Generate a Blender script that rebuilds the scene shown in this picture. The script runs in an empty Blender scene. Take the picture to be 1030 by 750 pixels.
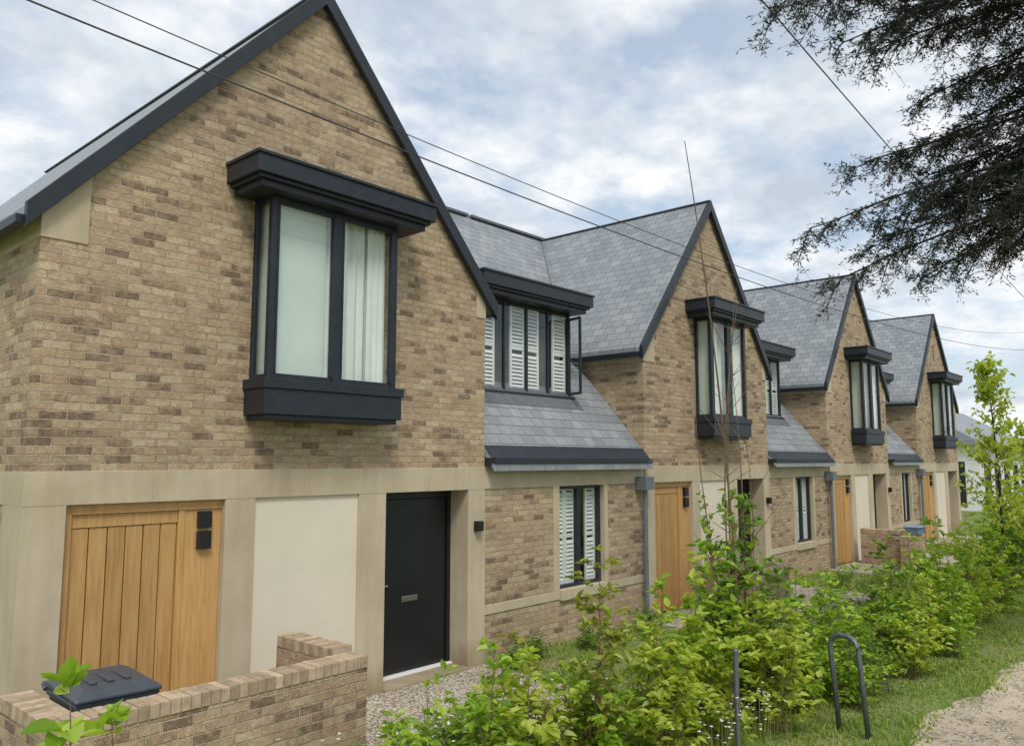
import bpy, bmesh, math, random
import numpy as np
from mathutils import Vector, Matrix

scene = bpy.context.scene

# ------------------------------------------------------------------ materials
def newmat(name):
    m = bpy.data.materials.new(name); m.use_nodes = True
    nt = m.node_tree
    return m, nt, nt.nodes['Principled BSDF'], nt.nodes['Material Output']
def N(nt, t, **kw):
    n = nt.nodes.new(t)
    for k, v in kw.items(): setattr(n, k, v)
    return n
def L(nt, a, b): nt.links.new(a, b)
def ramp(nt, src, stops, interp='LINEAR'):
    r = nt.nodes.new('ShaderNodeValToRGB'); cr = r.color_ramp; cr.interpolation = interp
    while len(cr.elements) < len(stops): cr.elements.new(0.5)
    for e, (p, c) in zip(cr.elements, stops):
        e.position = p; e.color = (c[0], c[1], c[2], 1)
    L(nt, src, r.inputs[0]); return r.outputs[0]
def math_(nt, op, a, b=None, c=None):
    n = nt.nodes.new('ShaderNodeMath'); n.operation = op
    for i, v in enumerate((a, b, c)):
        if v is None: continue
        if isinstance(v, (int, float)): n.inputs[i].default_value = v
        else: L(nt, v, n.inputs[i])
    return n.outputs[0]
def mix(nt, f, a, b, bt='MIX'):
    n = nt.nodes.new('ShaderNodeMix'); n.data_type = 'RGBA'; n.blend_type = bt
    for i, v in ((0, f), (6, a), (7, b)):
        if isinstance(v, (int, float)): n.inputs[i].default_value = v
        elif isinstance(v, tuple): n.inputs[i].default_value = (v[0], v[1], v[2], 1)
        else: L(nt, v, n.inputs[i])
    return n.outputs[2]
def pos(nt):
    g = N(nt, 'ShaderNodeNewGeometry'); s = N(nt, 'ShaderNodeSeparateXYZ'); L(nt, g.outputs['Position'], s.inputs[0])
    return g, s.outputs[0], s.outputs[1], s.outputs[2]
def comb(nt, x, y, z=0.0):
    c = N(nt, 'ShaderNodeCombineXYZ')
    for i, v in enumerate((x, y, z)):
        if isinstance(v, (int, float)): c.inputs[i].default_value = v
        else: L(nt, v, c.inputs[i])
    return c.outputs[0]
def noise(nt, vec, scale, detail=4, rough=0.55):
    n = N(nt, 'ShaderNodeTexNoise'); n.inputs['Scale'].default_value = scale
    n.inputs['Detail'].default_value = detail; n.inputs['Roughness'].default_value = rough
    L(nt, vec, n.inputs['Vector']); return n.outputs['Fac']
def bump(nt, h, strength, dist, bsdf):
    b = N(nt, 'ShaderNodeBump'); b.inputs['Strength'].default_value = strength; b.inputs['Distance'].default_value = dist
    L(nt, h, b.inputs['Height']); L(nt, b.outputs[0], bsdf.inputs['Normal'])

BR = [(0.0, (.175,.12,.08)), (.09, (.245,.17,.11)), (.22, (.365,.25,.16)), (.36, (.42,.30,.19)), (.5, (.465,.36,.225)), (.62, (.375,.27,.175)), (.74, (.44,.32,.21)), (.86, (.52,.42,.275)), (1.0, (.42,.285,.18))]
def brick_mat():
    m, nt, b, o = newmat('stock_brick')
    g, x, y, z = pos(nt)
    u = math_(nt, 'ADD', x, y)
    wob = math_(nt, 'MULTIPLY', math_(nt, 'SUBTRACT', noise(nt, g.outputs['Position'], 9, 1), .5), .016)
    v = comb(nt, math_(nt, 'ADD', u, wob), math_(nt, 'ADD', z, wob))
    t = N(nt, 'ShaderNodeTexBrick'); L(nt, v, t.inputs['Vector'])
    for k, val in (('Color1', (0,0,0,1)), ('Color2', (1,1,1,1)), ('Mortar', (.5,.5,.5,1)), ('Scale', 1), ('Mortar Size', .0075), ('Mortar Smooth', .45), ('Bias', 0), ('Brick Width', .225), ('Row Height', .075)):
        t.inputs[k].default_value = val
    n1 = noise(nt, g.outputs['Position'], 17, 3)
    fac = math_(nt, 'ADD', t.outputs['Color'], math_(nt, 'MULTIPLY', math_(nt, 'SUBTRACT', n1, .5), .6))
    col = ramp(nt, fac, BR)
    n4 = noise(nt, g.outputs['Position'], 5.5, 4, .7)
    mcol = mix(nt, ramp(nt, n4, [(.4, (0,0,0)), (.62, (1,1,1))]), (.37,.295,.205), (.52,.44,.32))
    col = mix(nt, t.outputs['Fac'], col, mcol)
    n2 = noise(nt, g.outputs['Position'], .6, 3)
    col = mix(nt, 1.0, col, ramp(nt, n2, [(.3, (.87,.86,.85)), (.7, (1.1,1.085,1.06))]), 'MULTIPLY')
    n3 = noise(nt, g.outputs['Position'], 95, 2)
    col = mix(nt, 1.0, col, ramp(nt, n3, [(.3, (.70,.70,.70)), (.7, (1.25,1.25,1.25))]), 'MULTIPLY')
    col = mix(nt, ramp(nt, n4, [(.50, (0,0,0)), (.74, (.42,.42,.42))]), col, (.50,.41,.29))
    L(nt, col, b.inputs['Base Color']); b.inputs['Roughness'].default_value = .9
    h = math_(nt, 'SUBTRACT', math_(nt, 'ADD', math_(nt, 'MULTIPLY', n1, .6), math_(nt, 'MULTIPLY', t.outputs['Color'], .3)), t.outputs['Fac'])
    bump(nt, h, 1.0, .015, b)
    return m
def slate_mat(axis):
    m, nt, b, o = newmat('roof_slate_' + axis)
    g, x, y, z = pos(nt)
    u = x if axis == 'x' else y
    v = math_(nt, 'MULTIPLY', z, 1.31)
    t = N(nt, 'ShaderNodeTexBrick'); L(nt, comb(nt, u, v), t.inputs['Vector'])
    for k, val in (('Color1', (0,0,0,1)), ('Color2', (1,1,1,1)), ('Mortar', (.5,.5,.5,1)), ('Scale', 1), ('Mortar Size', .004), ('Mortar Smooth', .1), ('Bias', 0), ('Brick Width', .25), ('Row Height', .18)):
        t.inputs[k].default_value = val
    n1 = noise(nt, g.outputs['Position'], 1.3, 5, .65)
    fac = math_(nt, 'ADD', math_(nt, 'MULTIPLY', t.outputs['Color'], .38), math_(nt, 'MULTIPLY', n1, .7))
    col = ramp(nt, fac, [(.15, (.165,.185,.205)), (.5, (.235,.255,.27)), (.9, (.33,.345,.355))])
    saw = math_(nt, 'FRACT', math_(nt, 'DIVIDE', v, .18))
    col = mix(nt, t.outputs['Fac'], col, (.085, .092, .10))
    L(nt, col, b.inputs['Base Color'])
    rr = math_(nt, 'ADD', math_(nt, 'MULTIPLY', t.outputs['Color'], .16), .40)
    L(nt, rr, b.inputs['Roughness'])
    h = math_(nt, 'SUBTRACT', math_(nt, 'ADD', math_(nt, 'MULTIPLY', saw, -1.0), math_(nt, 'MULTIPLY', t.outputs['Color'], .3)), t.outputs['Fac'])
    bump(nt, h, .85, .012, b)
    return m
def plain(name, col, rough=.6, var=.12, nscale=6, bs=.15, bd=.01, metal=0, island=0.0, streak=False):
    m, nt, b, o = newmat(name)
    g, x, y, z = pos(nt)
    vec = g.outputs['Position']
    if streak: vec = comb(nt, math_(nt,'ADD',x,y), math_(nt, 'MULTIPLY', z, .12))
    n1 = noise(nt, vec, nscale, 4, .6)
    c = ramp(nt, n1, [(.3, tuple(k*(1-var) for k in col)), (.7, tuple(k*(1+var) for k in col))])
    if island:
        c = mix(nt, 1.0, c, ramp(nt, g.outputs['Random Per Island'], [(0, (1-island,)*3), (1, (1+island,)*3)]), 'MULTIPLY')
    L(nt, c, b.inputs['Base Color']); b.inputs['Roughness'].default_value = rough; b.inputs['Metallic'].default_value = metal
    if bs: bump(nt, noise(nt, vec, nscale*8, 3), bs, bd, b)
    return m
def stone_mat():
    m, nt, b, o = newmat('limestone')
    g, x, y, z = pos(nt)
    n1 = noise(nt, g.outputs['Position'], 1.8, 5, .62)
    c = ramp(nt, n1, [(.3, (.455,.375,.255)), (.5, (.51,.43,.30)), (.7, (.555,.475,.345))])
    st = noise(nt, comb(nt, math_(nt, 'MULTIPLY', math_(nt, 'ADD', x, y), 5), math_(nt, 'MULTIPLY', z, .5)), 1.5, 4, .6)
    c = mix(nt, 1.0, c, ramp(nt, st, [(.3, (.90,.89,.87)), (.65, (1.03,1.03,1.03))]), 'MULTIPLY')
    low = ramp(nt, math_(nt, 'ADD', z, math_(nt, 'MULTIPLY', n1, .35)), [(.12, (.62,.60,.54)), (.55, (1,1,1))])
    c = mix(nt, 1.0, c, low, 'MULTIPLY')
    L(nt, c, b.inputs['Base Color']); b.inputs['Roughness'].default_value = .88
    bump(nt, noise(nt, g.outputs['Position'], 60, 3), .2, .004, b); return m
def oak_mat():
    m, nt, b, o = newmat('oak_boards')
    g, x, y, z = pos(nt)
    v = comb(nt, math_(nt, 'MULTIPLY', math_(nt,'ADD',x,y), 14), math_(nt, 'MULTIPLY', z, .9), math_(nt, 'MULTIPLY', g.outputs['Random Per Island'], 20))
    n1 = noise(nt, v, 2.2, 5, .65)
    c = ramp(nt, n1, [(.25, (.38,.20,.07)), (.5, (.52,.30,.11)), (.75, (.60,.375,.16))])
    c = mix(nt, 1.0, c, ramp(nt, g.outputs['Random Per Island'], [(0, (.83,.81,.78)), (1, (1.1,1.1,1.1))]), 'MULTIPLY')
    L(nt, c, b.inputs['Base Color']); b.inputs['Roughness'].default_value = .5
    bump(nt, n1, .25, .004, b); return m
def leaf_mat(name, stops, trans=.35, rough=.45):
    m, nt, b, o = newmat(name)
    g = N(nt, 'ShaderNodeNewGeometry')
    f = math_(nt, 'ADD', math_(nt, 'MULTIPLY', g.outputs['Random Per Island'], .65), math_(nt, 'MULTIPLY', noise(nt, g.outputs['Position'], 2.2, 2), .4))
    c = ramp(nt, f, stops)
    L(nt, c, b.inputs['Base Color']); b.inputs['Roughness'].default_value = rough
    t = N(nt, 'ShaderNodeBsdfTranslucent')
    L(nt, mix(nt, 1.0, c, (1.4, 1.45, .7), 'MULTIPLY'), t.inputs['Color'])
    mx = N(nt, 'ShaderNodeMixShader'); mx.inputs[0].default_value = trans
    L(nt, b.outputs[0], mx.inputs[1]); L(nt, t.outputs[0], mx.inputs[2]); L(nt, mx.outputs[0], o.inputs[0])
    return m
def glass_mat():
    m, nt, b, o = newmat('window_glass')
    t = N(nt, 'ShaderNodeBsdfTransparent'); t.inputs[0].default_value = (.93,.96,.945,1)
    gl = N(nt, 'ShaderNodeBsdfGlossy'); gl.inputs['Roughness'].default_value = .02
    g = N(nt, 'ShaderNodeNewGeometry'); dp = N(nt, 'ShaderNodeVectorMath', operation='DOT_PRODUCT')
    L(nt, g.outputs['Incoming'], dp.inputs[0]); L(nt, g.outputs['Normal'], dp.inputs[1])
    c = math_(nt, 'SUBTRACT', 1.0, math_(nt, 'ABSOLUTE', dp.outputs['Value']))
    f = math_(nt, 'MULTIPLY_ADD', math_(nt, 'POWER', c, 5), .90, .09)
    mx = N(nt, 'ShaderNodeMixShader')
    L(nt, f, mx.inputs[0]); L(nt, t.outputs[0], mx.inputs[1]); L(nt, gl.outputs[0], mx.inputs[2]); L(nt, mx.outputs[0], o.inputs[0])
    return m
def pebble_mat(name, scale, stops, bs=.8, bd=.015, dirt=None, dirt2=None):
    m, nt, b, o = newmat(name)
    g = N(nt, 'ShaderNodeNewGeometry')
    v = N(nt, 'ShaderNodeTexVoronoi'); v.inputs['Scale'].default_value = scale; L(nt, g.outputs['Position'], v.inputs['Vector'])
    s = N(nt, 'ShaderNodeSeparateColor'); L(nt, v.outputs['Color'], s.inputs[0])
    c = ramp(nt, s.outputs[0], stops)
    edge = ramp(nt, v.outputs['Distance'], [(.25, (1,1,1)), (.75, (.45,.43,.4))])
    c = mix(nt, 1.0, c, edge, 'MULTIPLY')
    if dirt:
        f = ramp(nt, noise(nt, g.outputs['Position'], 3.4, 6, .7), [(.42, (0,0,0)), (.54, (1,1,1))])
        c = mix(nt, f, c, dirt)
        f = ramp(nt, noise(nt, g.outputs['Position'], 1.1, 6, .7), [(.50, (0,0,0)), (.66, (.7,.7,.7))])
        c = mix(nt, f, c, dirt2)
    c = mix(nt, 1.0, c, ramp(nt, noise(nt, g.outputs['Position'], .8, 5), [(.3, (.82,.82,.8)), (.7, (1.1,1.1,1.1))]), 'MULTIPLY')
    L(nt, c, b.inputs['Base Color']); b.inputs['Roughness'].default_value = .95
    bump(nt, math_(nt, 'SUBTRACT', 1.0, v.outputs['Distance']), bs, bd, b); return m
def ground_mat():
    m, nt, b, o = newmat('grass_soil')
    g = N(nt, 'ShaderNodeNewGeometry')
    n1 = noise(nt, g.outputs['Position'], 1.1, 5, .6); n2 = noise(nt, g.outputs['Position'], 25, 3)
    c = ramp(nt, n1, [(.3, (.10,.15,.035)), (.5, (.17,.23,.06)), (.64, (.24,.23,.10)), (.78, (.29,.24,.15))])
    c = mix(nt, 1.0, c, ramp(nt, n2, [(.3, (.6,.6,.6)), (.7, (1.25,1.25,1.2))]), 'MULTIPLY')
    L(nt, c, b.inputs['Base Color']); b.inputs['Roughness'].default_value = 1
    bump(nt, n2, .8, .03, b); return m

M = {}
M['brick'] = brick_mat()
M['slx'] = slate_mat('x'); M['sly'] = slate_mat('y')
M['stone'] = stone_mat()
M['cream'] = plain('cream_render', (.70,.63,.505), .9, .045, 1.6, .12, .003)
M['navy'] = plain('dark_blue_metal', (.015,.021,.030), .45, .25, 5, .05, .003)
M['lead'] = plain('lead_flashing', (.12,.135,.15), .55, .2, 8, .1, .004)
M['oak'] = oak_mat()
M['black'] = plain('black_door_paint', (.010,.011,.014), .38, .2, 5, .03, .002)
M['steel'] = plain('brushed_steel', (.6,.6,.6), .3, .05, 40, 0, 0, 1)
M['white'] = plain('white_paint', (.80,.81,.79), .5, .03, 5, 0)
M['curtain'] = plain('curtain_cloth', (.82,.85,.81), .9, .05, 6, 0)
M['blind'] = plain('roller_blind', (.66,.74,.67), .9, .05, 1.5, 0)
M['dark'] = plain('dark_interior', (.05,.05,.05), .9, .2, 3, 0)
M['glass'] = glass_mat()
M['cope'] = plain('coping_brick', (.42,.315,.21), .9, .25, 14, .5, .006, island=.25)
M['mortar'] = plain('mortar', (.38,.32,.24), .95, .1, 20, .2, .004)
M['plastic'] = plain('bin_plastic', (.06,.072,.09), .42, .15, 10, .1, .002)
M['bluep'] = plain('pale_plastic', (.22,.33,.50), .45, .1, 10, 0)
M['pipe'] = plain('grey_downpipe', (.15,.17,.19), .4, .1, 10, 0)
M['tube'] = plain('galvanised_tube', (.13,.145,.16), .5, .2, 20, 0, metal=.4)
M['bark'] = plain('bark', (.05,.036,.026), .95, .3, 12, .5, .01)
M['twig'] = plain('twig_bark', (.16,.10,.06), .85, .3, 20, 0)
M['cable'] = plain('cable_rubber', (.05,.05,.055), .7, .1, 5, 0)
M['pole'] = plain('pole_wood', (.12,.085,.06), .9, .3, 8, .3, .01, streak=True)
M['gravel'] = pebble_mat('gravel', 42, [(0, (.26,.21,.15)), (.35, (.50,.42,.32)), (.7, (.66,.60,.50)), (1, (.80,.76,.68))])
M['path'] = pebble_mat('path_dirt', 38, [(0, (.26,.205,.145)), (.4, (.44,.36,.265)), (.8, (.58,.50,.40)), (1, (.70,.64,.56))], .6, .010, dirt=(.50,.415,.31), dirt2=(.38,.31,.22))
M['ground'] = ground_mat()
M['leafA'] = leaf_mat('leaf_bright', [(.0, (.10,.19,.02)), (.35, (.22,.36,.035)), (.7, (.40,.54,.06)), (1, (.54,.63,.13))], .46)
M['leafB'] = leaf_mat('leaf_mid', [(.0, (.06,.125,.02)), (.45, (.15,.26,.04)), (.8, (.26,.38,.06)), (1, (.40,.47,.11))], .44)
M['leafC'] = leaf_mat('leaf_yellow', [(.0, (.20,.29,.03)), (.5, (.43,.51,.07)), (1, (.60,.62,.15))], .46)
M['leafE'] = leaf_mat('leaf_bronze', [(.0, (.14,.13,.03)), (.35, (.28,.27,.05)), (.7, (.36,.44,.07)), (1, (.44,.32,.12))], .42)
M['leafD'] = leaf_mat('leaf_far', [(.0, (.03,.055,.015)), (.5, (.06,.10,.03)), (1, (.11,.15,.05))], .2)
M['needle'] = leaf_mat('cedar_needles', [(.0, (.009,.019,.013)), (.5, (.022,.038,.024)), (1, (.06,.08,.048))], .15)
M['grass'] = leaf_mat('grass_blades', [(.0, (.13,.20,.03)), (.45, (.25,.34,.06)), (.75, (.36,.42,.11)), (1, (.50,.47,.22))], .4)
M['petal'] = plain('white_petals', (.8,.8,.76), .7, .05, 5, 0)

# ------------------------------------------------------------------ mesh helpers
def parent_to(o, e):
    o.parent = e; o.matrix_parent_inverse = Matrix.Translation(-Vector(e.location))
def empty(name, loc):
    e = bpy.data.objects.new(name, None); e.location = loc; e.empty_display_size = .3
    scene.collection.objects.link(e); return e
class B:
    def __init__(s): s.v = []; s.f = []
    def poly(s, vs, fs):
        k = len(s.v); s.v += [tuple(p) for p in vs]; s.f += [tuple(i + k for i in f) for f in fs]; return s
    def box(s, x0, x1, y0, y1, z0, z1):
        return s.poly([(x0,y0,z0),(x1,y0,z0),(x1,y1,z0),(x0,y1,z0),(x0,y0,z1),(x1,y0,z1),(x1,y1,z1),(x0,y1,z1)],
                      [(3,2,1,0),(4,5,6,7),(0,1,5,4),(1,2,6,5),(2,3,7,6),(3,0,4,7)])
    def qy(s, x0, x1, y, z0, z1): return s.poly([(x0,y,z0),(x1,y,z0),(x1,y,z1),(x0,y,z1)], [(0,1,2,3)])
    def qx(s, x, y0, y1, z0, z1): return s.poly([(x,y0,z0),(x,y1,z0),(x,y1,z1),(x,y0,z1)], [(0,1,2,3)])
    def prism(s, pts, a, b, axis='y'):
        n = len(pts)
        if axis == 'y': v = [(p[0], a, p[1]) for p in pts] + [(p[0], b, p[1]) for p in pts]
        elif axis == 'x': v = [(a, p[0], p[1]) for p in pts] + [(b, p[0], p[1]) for p in pts]
        else: v = [(p[0], p[1], a) for p in pts] + [(p[0], p[1], b) for p in pts]
        f = [tuple(range(n)), tuple(range(2*n-1, n-1, -1))] + [(i, (i+1) % n, (i+1) % n + n, i+n) for i in range(n)]
        return s.poly(v, f)
    def beam(s, p, q, w, h):
        p = Vector(p); q = Vector(q); d = (q-p).normalized()
        a = d.cross(Vector((0,0,1))); a = a.normalized() if a.length > 1e-4 else Vector((1,0,0))
        c = a.cross(d).normalized()
        v = [e + a*sx*w/2 + c*sz*h/2 for e in (p, q) for sx, sz in ((-1,-1),(1,-1),(1,1),(-1,1))]
        return s.poly(v, [(0,1,2,3),(7,6,5,4),(0,4,5,1),(1,5,6,2),(2,6,7,3),(3,7,4,0)])
    def tube(s, pts, rad, n=8):
        if not isinstance(rad, (list, tuple)): rad = [rad]*len(pts)
        k = len(s.v); m = len(pts); pts = [Vector(p) for p in pts]
        for i, p in enumerate(pts):
            d = (pts[min(i+1, m-1)] - pts[max(i-1, 0)]).normalized()
            a = d.cross(Vector((.13,.31,.94))).normalized(); c = d.cross(a)
            for j in range(n):
                t = 2*math.pi*j/n; s.v.append(tuple(p + (a*math.cos(t) + c*math.sin(t))*rad[i]))
        for i in range(m-1):
            for j in range(n):
                s.f.append((k+i*n+j, k+i*n+(j+1) % n, k+(i+1)*n+(j+1) % n, k+(i+1)*n+j))
        s.f.append(tuple(k+j for j in range(n))); s.f.append(tuple(k+(m-1)*n+j for j in range(n)))
        return s
    def obj(s, name, mat, parent=None, bevel=0, smooth=False):
        me = bpy.data.meshes.new(name); me.from_pydata(s.v, [], s.f); me.materials.append(M[mat])
        bm = bmesh.new(); bm.from_mesh(me); bmesh.ops.recalc_face_normals(bm, faces=bm.faces); bm.to_mesh(me); bm.free()
        o = bpy.data.objects.new(name, me); scene.collection.objects.link(o)
        if smooth:
            for p in me.polygons: p.use_smooth = True
        if bevel:
            md = o.modifiers.new('bevel', 'BEVEL'); md.width = bevel; md.segments = 2; md.limit_method = 'ANGLE'
        if parent: parent_to(o, parent)
        return o

YF = 7.43; ZB = 2.56; ZL = 2.27

def shutters(b, x0, x1, y, z0, z1, n, skip=()):
    w = (x1-x0)/n
    for i in range(n):
        if i in skip: continue
        a = x0+i*w+.004; c = x0+(i+1)*w-.004
        b.box(a, a+.04, y, y+.03, z0, z1); b.box(c-.04, c, y, y+.03, z0, z1)
        b.box(a+.04, c-.04, y, y+.03, z0, z0+.08); b.box(a+.04, c-.04, y, y+.03, z1-.07, z1)
        zm = (z0+z1)/2; b.box(a+.04, c-.04, y, y+.03, zm-.03, zm+.03)
        z = z0+.09
        while z < z1-.12:
            if not (zm-.085 < z < zm+.025):
                b.poly([(a+.04,y+.002,z),(c-.04,y+.002,z),(c-.04,y+.034,z+.050),(a+.04,y+.034,z+.050),
                        (a+.04,y+.008,z-.004),(c-.04,y+.008,z-.004),(c-.04,y+.040,z+.046),(a+.04,y+.040,z+.046)],
                       [(0,1,2,3),(7,6,5,4),(0,4,5,1),(1,5,6,2),(2,6,7,3),(3,7,4,0)])
            z += .06
def curtain(b, x0, x1, y, z0, z1, amp=.025, per=.085, ph=0):
    n = max(6, int((x1-x0)/.012)); k = len(b.v)
    for i in range(n+1):
        x = x0+(x1-x0)*i/n; yy = y + amp*math.sin(ph+2*math.pi*x/per + .8*math.sin(x*9))
        b.v.append((x, yy, z0)); b.v.append((x, yy*1.0 + .3*amp*math.sin(x*40), z1))
    for i in range(n): b.f.append((k+2*i, k+2*i+2, k+2*i+3, k+2*i+1))

def hood(nv, x0, x1, yf, yb, z):
    nv.box(x0+.09, x1-.09, yf+.09, yb, z, z+.07)
    nv.box(x0+.045, x1-.045, yf+.045, yb, z+.07, z+.11)
    nv.box(x0, x1, yf, yb, z+.11, z+.29)
    nv.box(x0-.02, x1+.02, yf-.02, yb, z+.29, z+.325)

def bay(h, xa, xb, variant):
    yf = YF-.35; z0 = 3.47; z1 = 5.36
    nv = B()
    nv.box(xa-.07, xb+.07, yf-.07, YF, z0-.10, z0-.0)
    nv.box(xa-.05, xb+.05, yf-.05, YF, z0-.36, z0-.10)
    nv.box(xa-.01, xb+.01, yf-.01, YF, z0-.41, z0-.36)
    hood(nv, xa-.33, xb+.36, yf-.27, YF, z1)
    t = .07
    nv.box(xa, xa+t, yf, yf+t, z0, z1); nv.box(xb-t, xb, yf, yf+t, z0, z1)
    nv.box(xa, xa+.05, YF-.05, YF, z0, z1); nv.box(xb-.05, xb, YF-.05, YF, z0, z1)
    xm = (xa+xb)/2
    nv.box(xm-.05, xm+.05, yf, yf+t, z0, z1)
    for a, c in ((xa+t, xm-.05), (xm+.05, xb-t)):
        nv.box(a, c, yf+.01, yf+.06, z0, z0+.06); nv.box(a, c, yf+.01, yf+.06, z1-.07, z1)
        nv.box(a, a+.022, yf-.006, yf+.055, z0+.06, z1-.07); nv.box(c-.022, c, yf-.006, yf+.055, z0+.06, z1-.07)
    for a in (xa, xb-.05):
        nv.box(a, a+.05, yf+t, YF-.05, z0, z0+.05); nv.box(a, a+.05, yf+t, YF-.05, z1-.05, z1)
    nv.obj('oriel_window_frame', 'navy', h, .006)
    g = B()
    for a, c in ((xa+t+.02, xm-.072), (xm+.072, xb-t-.02)): g.qy(a, c, yf+.03, z0+.05, z1-.06)
    for a in (xa+.025, xb-.025): g.qx(a, yf+t, YF-.05, z0+.04, z1-.04)
    g.obj('oriel_glass', 'glass', h)
    c = B(); b2 = B()
    if variant == 0:
        b2.box(xa+.16, xm-.10, yf+.105, yf+.11, z0+.0, z1)
        curtain(c, xm-.12, xm+.02, yf+.14, z0, z1, .02, .07)
        curtain(c, xm+.03, xb-.30, yf+.16, z0, z1, .02, .13); curtain(c, xb-.36, xb-.075, yf+.12, z0, z1, .022, .085, 1)
        b2.box(xa+.10, xa+.105, yf+.09, YF+.25, z0, z1)
        b2.box(xb-.105, xb-.10, yf+.17, YF+.25, z0, z1)
    else:
        v = variant
        curtain(c, xa+.09, xa+.40, yf+.11, z0, z1, .025, .10, v)
        curtain(c, xb-.40, xb-.08, yf+.11, z0, z1, .025, .10, v*2)
        curtain(c, xm-.20, xm+.22, yf+.20, z0, z1, .03, .14, v)
        b2.box(xa+.09, xa+.095, yf+.12, YF+.25, z0, z1)
    c.obj('curtains', 'curtain', h); b2.obj('roller_blinds', 'blind', h)
    i = B(); i.box(xa+.02, xb-.02, yf+1.6, yf+1.65, z0-.1, z1+.1); i.box(xa-.02, xb+.02, YF+.31, yf+1.6, z0-.1, z0-.05); i.box(xa-.02, xb+.02, YF+.31, yf+1.6, z1+.06, z1+.1)
    i.box(xa-.06, xa-.02, YF+.31, yf+1.65, z0-.1, z1+.1); i.box(xb+.02, xb+.06, YF+.31, yf+1.65, z0-.1, z1+.1)
    i.obj('room_walls', 'blind', h)

def gable(idx, h, x0, x1, ze, zr, deep):
    xc = (x0+x1)/2; s = (zr-ze)/(xc-x0); w = x1-x0
    rk = lambda x: ze + s*(min(x, 2*xc-x)-x0)
    F = lambda f: x0+w*f
    bx0 = F(.362 if idx == 0 else .37); bx1 = F(.663)
    ha, hb = bx0+.05, bx1-.05; hz0, hz1 = 3.47, 5.36
    br = B(); y1 = YF+.3
    br.prism([(x0,ZB),(ha,ZB),(ha,rk(ha)),(x0,ze)], YF, y1)
    br.prism([(hb,ZB),(x1,ZB),(x1,ze),(hb,rk(hb))], YF, y1)
    br.box(ha, hb, YF, y1, ZB, hz0)
    br.prism([(ha,hz1),(hb,hz1),(hb,rk(hb)),(xc,zr),(ha,rk(ha))], YF, y1)
    br.box(x0, x0+.3, y1, deep, ZB, ze); br.box(x1-.3, x1, y1, deep, ZB, ze)
    br.box(x0, x0+.3, YF+.5, deep, 0, ZL)
    br.box(x1-.3, x1, YF+.5, deep, 0, ZL)
    if deep > 14:
        br.prism([(x0,0),(x1,0),(x1,ze),(xc,zr),(x0,ze)], deep, deep+.3)
    br.obj('brick_walls', 'brick', h)
    st = B(); e = .008; yb = YF+.5
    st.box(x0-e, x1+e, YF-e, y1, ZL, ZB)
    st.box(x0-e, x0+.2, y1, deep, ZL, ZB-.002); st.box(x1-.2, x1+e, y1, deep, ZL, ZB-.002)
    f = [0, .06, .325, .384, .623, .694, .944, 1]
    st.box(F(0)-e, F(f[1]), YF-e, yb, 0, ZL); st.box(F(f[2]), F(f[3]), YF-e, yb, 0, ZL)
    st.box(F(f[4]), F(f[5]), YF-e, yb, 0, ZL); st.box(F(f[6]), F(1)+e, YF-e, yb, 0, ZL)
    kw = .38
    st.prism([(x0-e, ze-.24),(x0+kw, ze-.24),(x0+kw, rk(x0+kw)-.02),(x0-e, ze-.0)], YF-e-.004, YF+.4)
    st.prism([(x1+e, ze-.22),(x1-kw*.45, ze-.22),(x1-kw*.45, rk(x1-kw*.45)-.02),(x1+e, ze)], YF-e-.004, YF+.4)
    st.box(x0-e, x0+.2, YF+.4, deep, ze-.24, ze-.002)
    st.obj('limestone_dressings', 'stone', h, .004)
    j = B()
    for q in (.192, .5, .82):
        j.box(F(q)-.002, F(q)+.002, YF-e-.0015, YF, ZL+.0, ZB)
    for q in (0, .325, .623, .944):
        a = F(q)-e; c = F({0:.06,.325:.384,.623:.694,.944:1}[q])
        j.box(a, c, YF-e-.0015, YF, ZL-.002, ZL+.002)
    j.obj('stone_joints', 'mortar', h)
    B().box(F(f[3]), F(f[4]), YF+.025, YF+.2, 0, ZL).obj('rendered_panel', 'cream', h)
    # oak store door + panel
    o = B(); a = F(f[1]); c = F(f[2]); yo = YF+.09
    o.box(a, a+.07, yo-.04, yo+.06, 0, ZL); o.box(a+.07, c, yo-.04, yo+.06, ZL-.09, ZL)
    xd = a+(c-a)*.70
    o.box(xd, xd+.06, yo-.03, yo+.06, 0, ZL-.09)
    n = 6; bwid = (xd-a-.07)/n
    for i in range(n):
        o.box(a+.074+i*bwid, a+.07+(i+1)*bwid-.006, yo-.002+.002*(i % 2), yo+.04, .06, ZL-.21)
    o.box(a+.072, xd-.002, yo-.012, yo+.04, ZL-.207, ZL-.093)
    o.box(xd+.062, c-.002, yo-.02, yo+.05, 0.02, ZL-.092)
    o.box(a+.07, xd, yo+.01, yo+.05, .02, .06)
    o.obj('oak_store_door', 'oak', h, .004)
    hd = B(); xl = (xd+.06+c)/2
    hd.box(xl-.065, xl+.065, yo-.08, yo-.02, 2.00, 2.16); hd.box(xl-.065, xl+.065, yo-.08, yo-.02, 1.80, 1.97)
    hd.box(F(f[6])+.10, F(f[6])+.20, YF-.10, YF-e, 1.73, 1.86)
    hd.obj('wall_lights', 'black', h, .005)
    # front door
    d = B(); a = F(f[5]); c = F(f[6]); yd = YF+.35
    d.box(a, a+.08, yd-.03, yd+.08, .05, ZL); d.box(c-.06, c, yd-.03, yd+.08, .05, ZL); d.box(a+.08, c-.06, yd-.03, yd+.08, ZL-.10, ZL)
    d.box(a+.085, c-.065, yd, yd+.05, .06, ZL-.105)
    d.obj('front_door', 'black', h, .004)
    t = B(); t.box(a, c, yd-.08, yd+.1, 0.0, .05)
    t.obj('door_threshold', 'white', h, .004)
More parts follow.
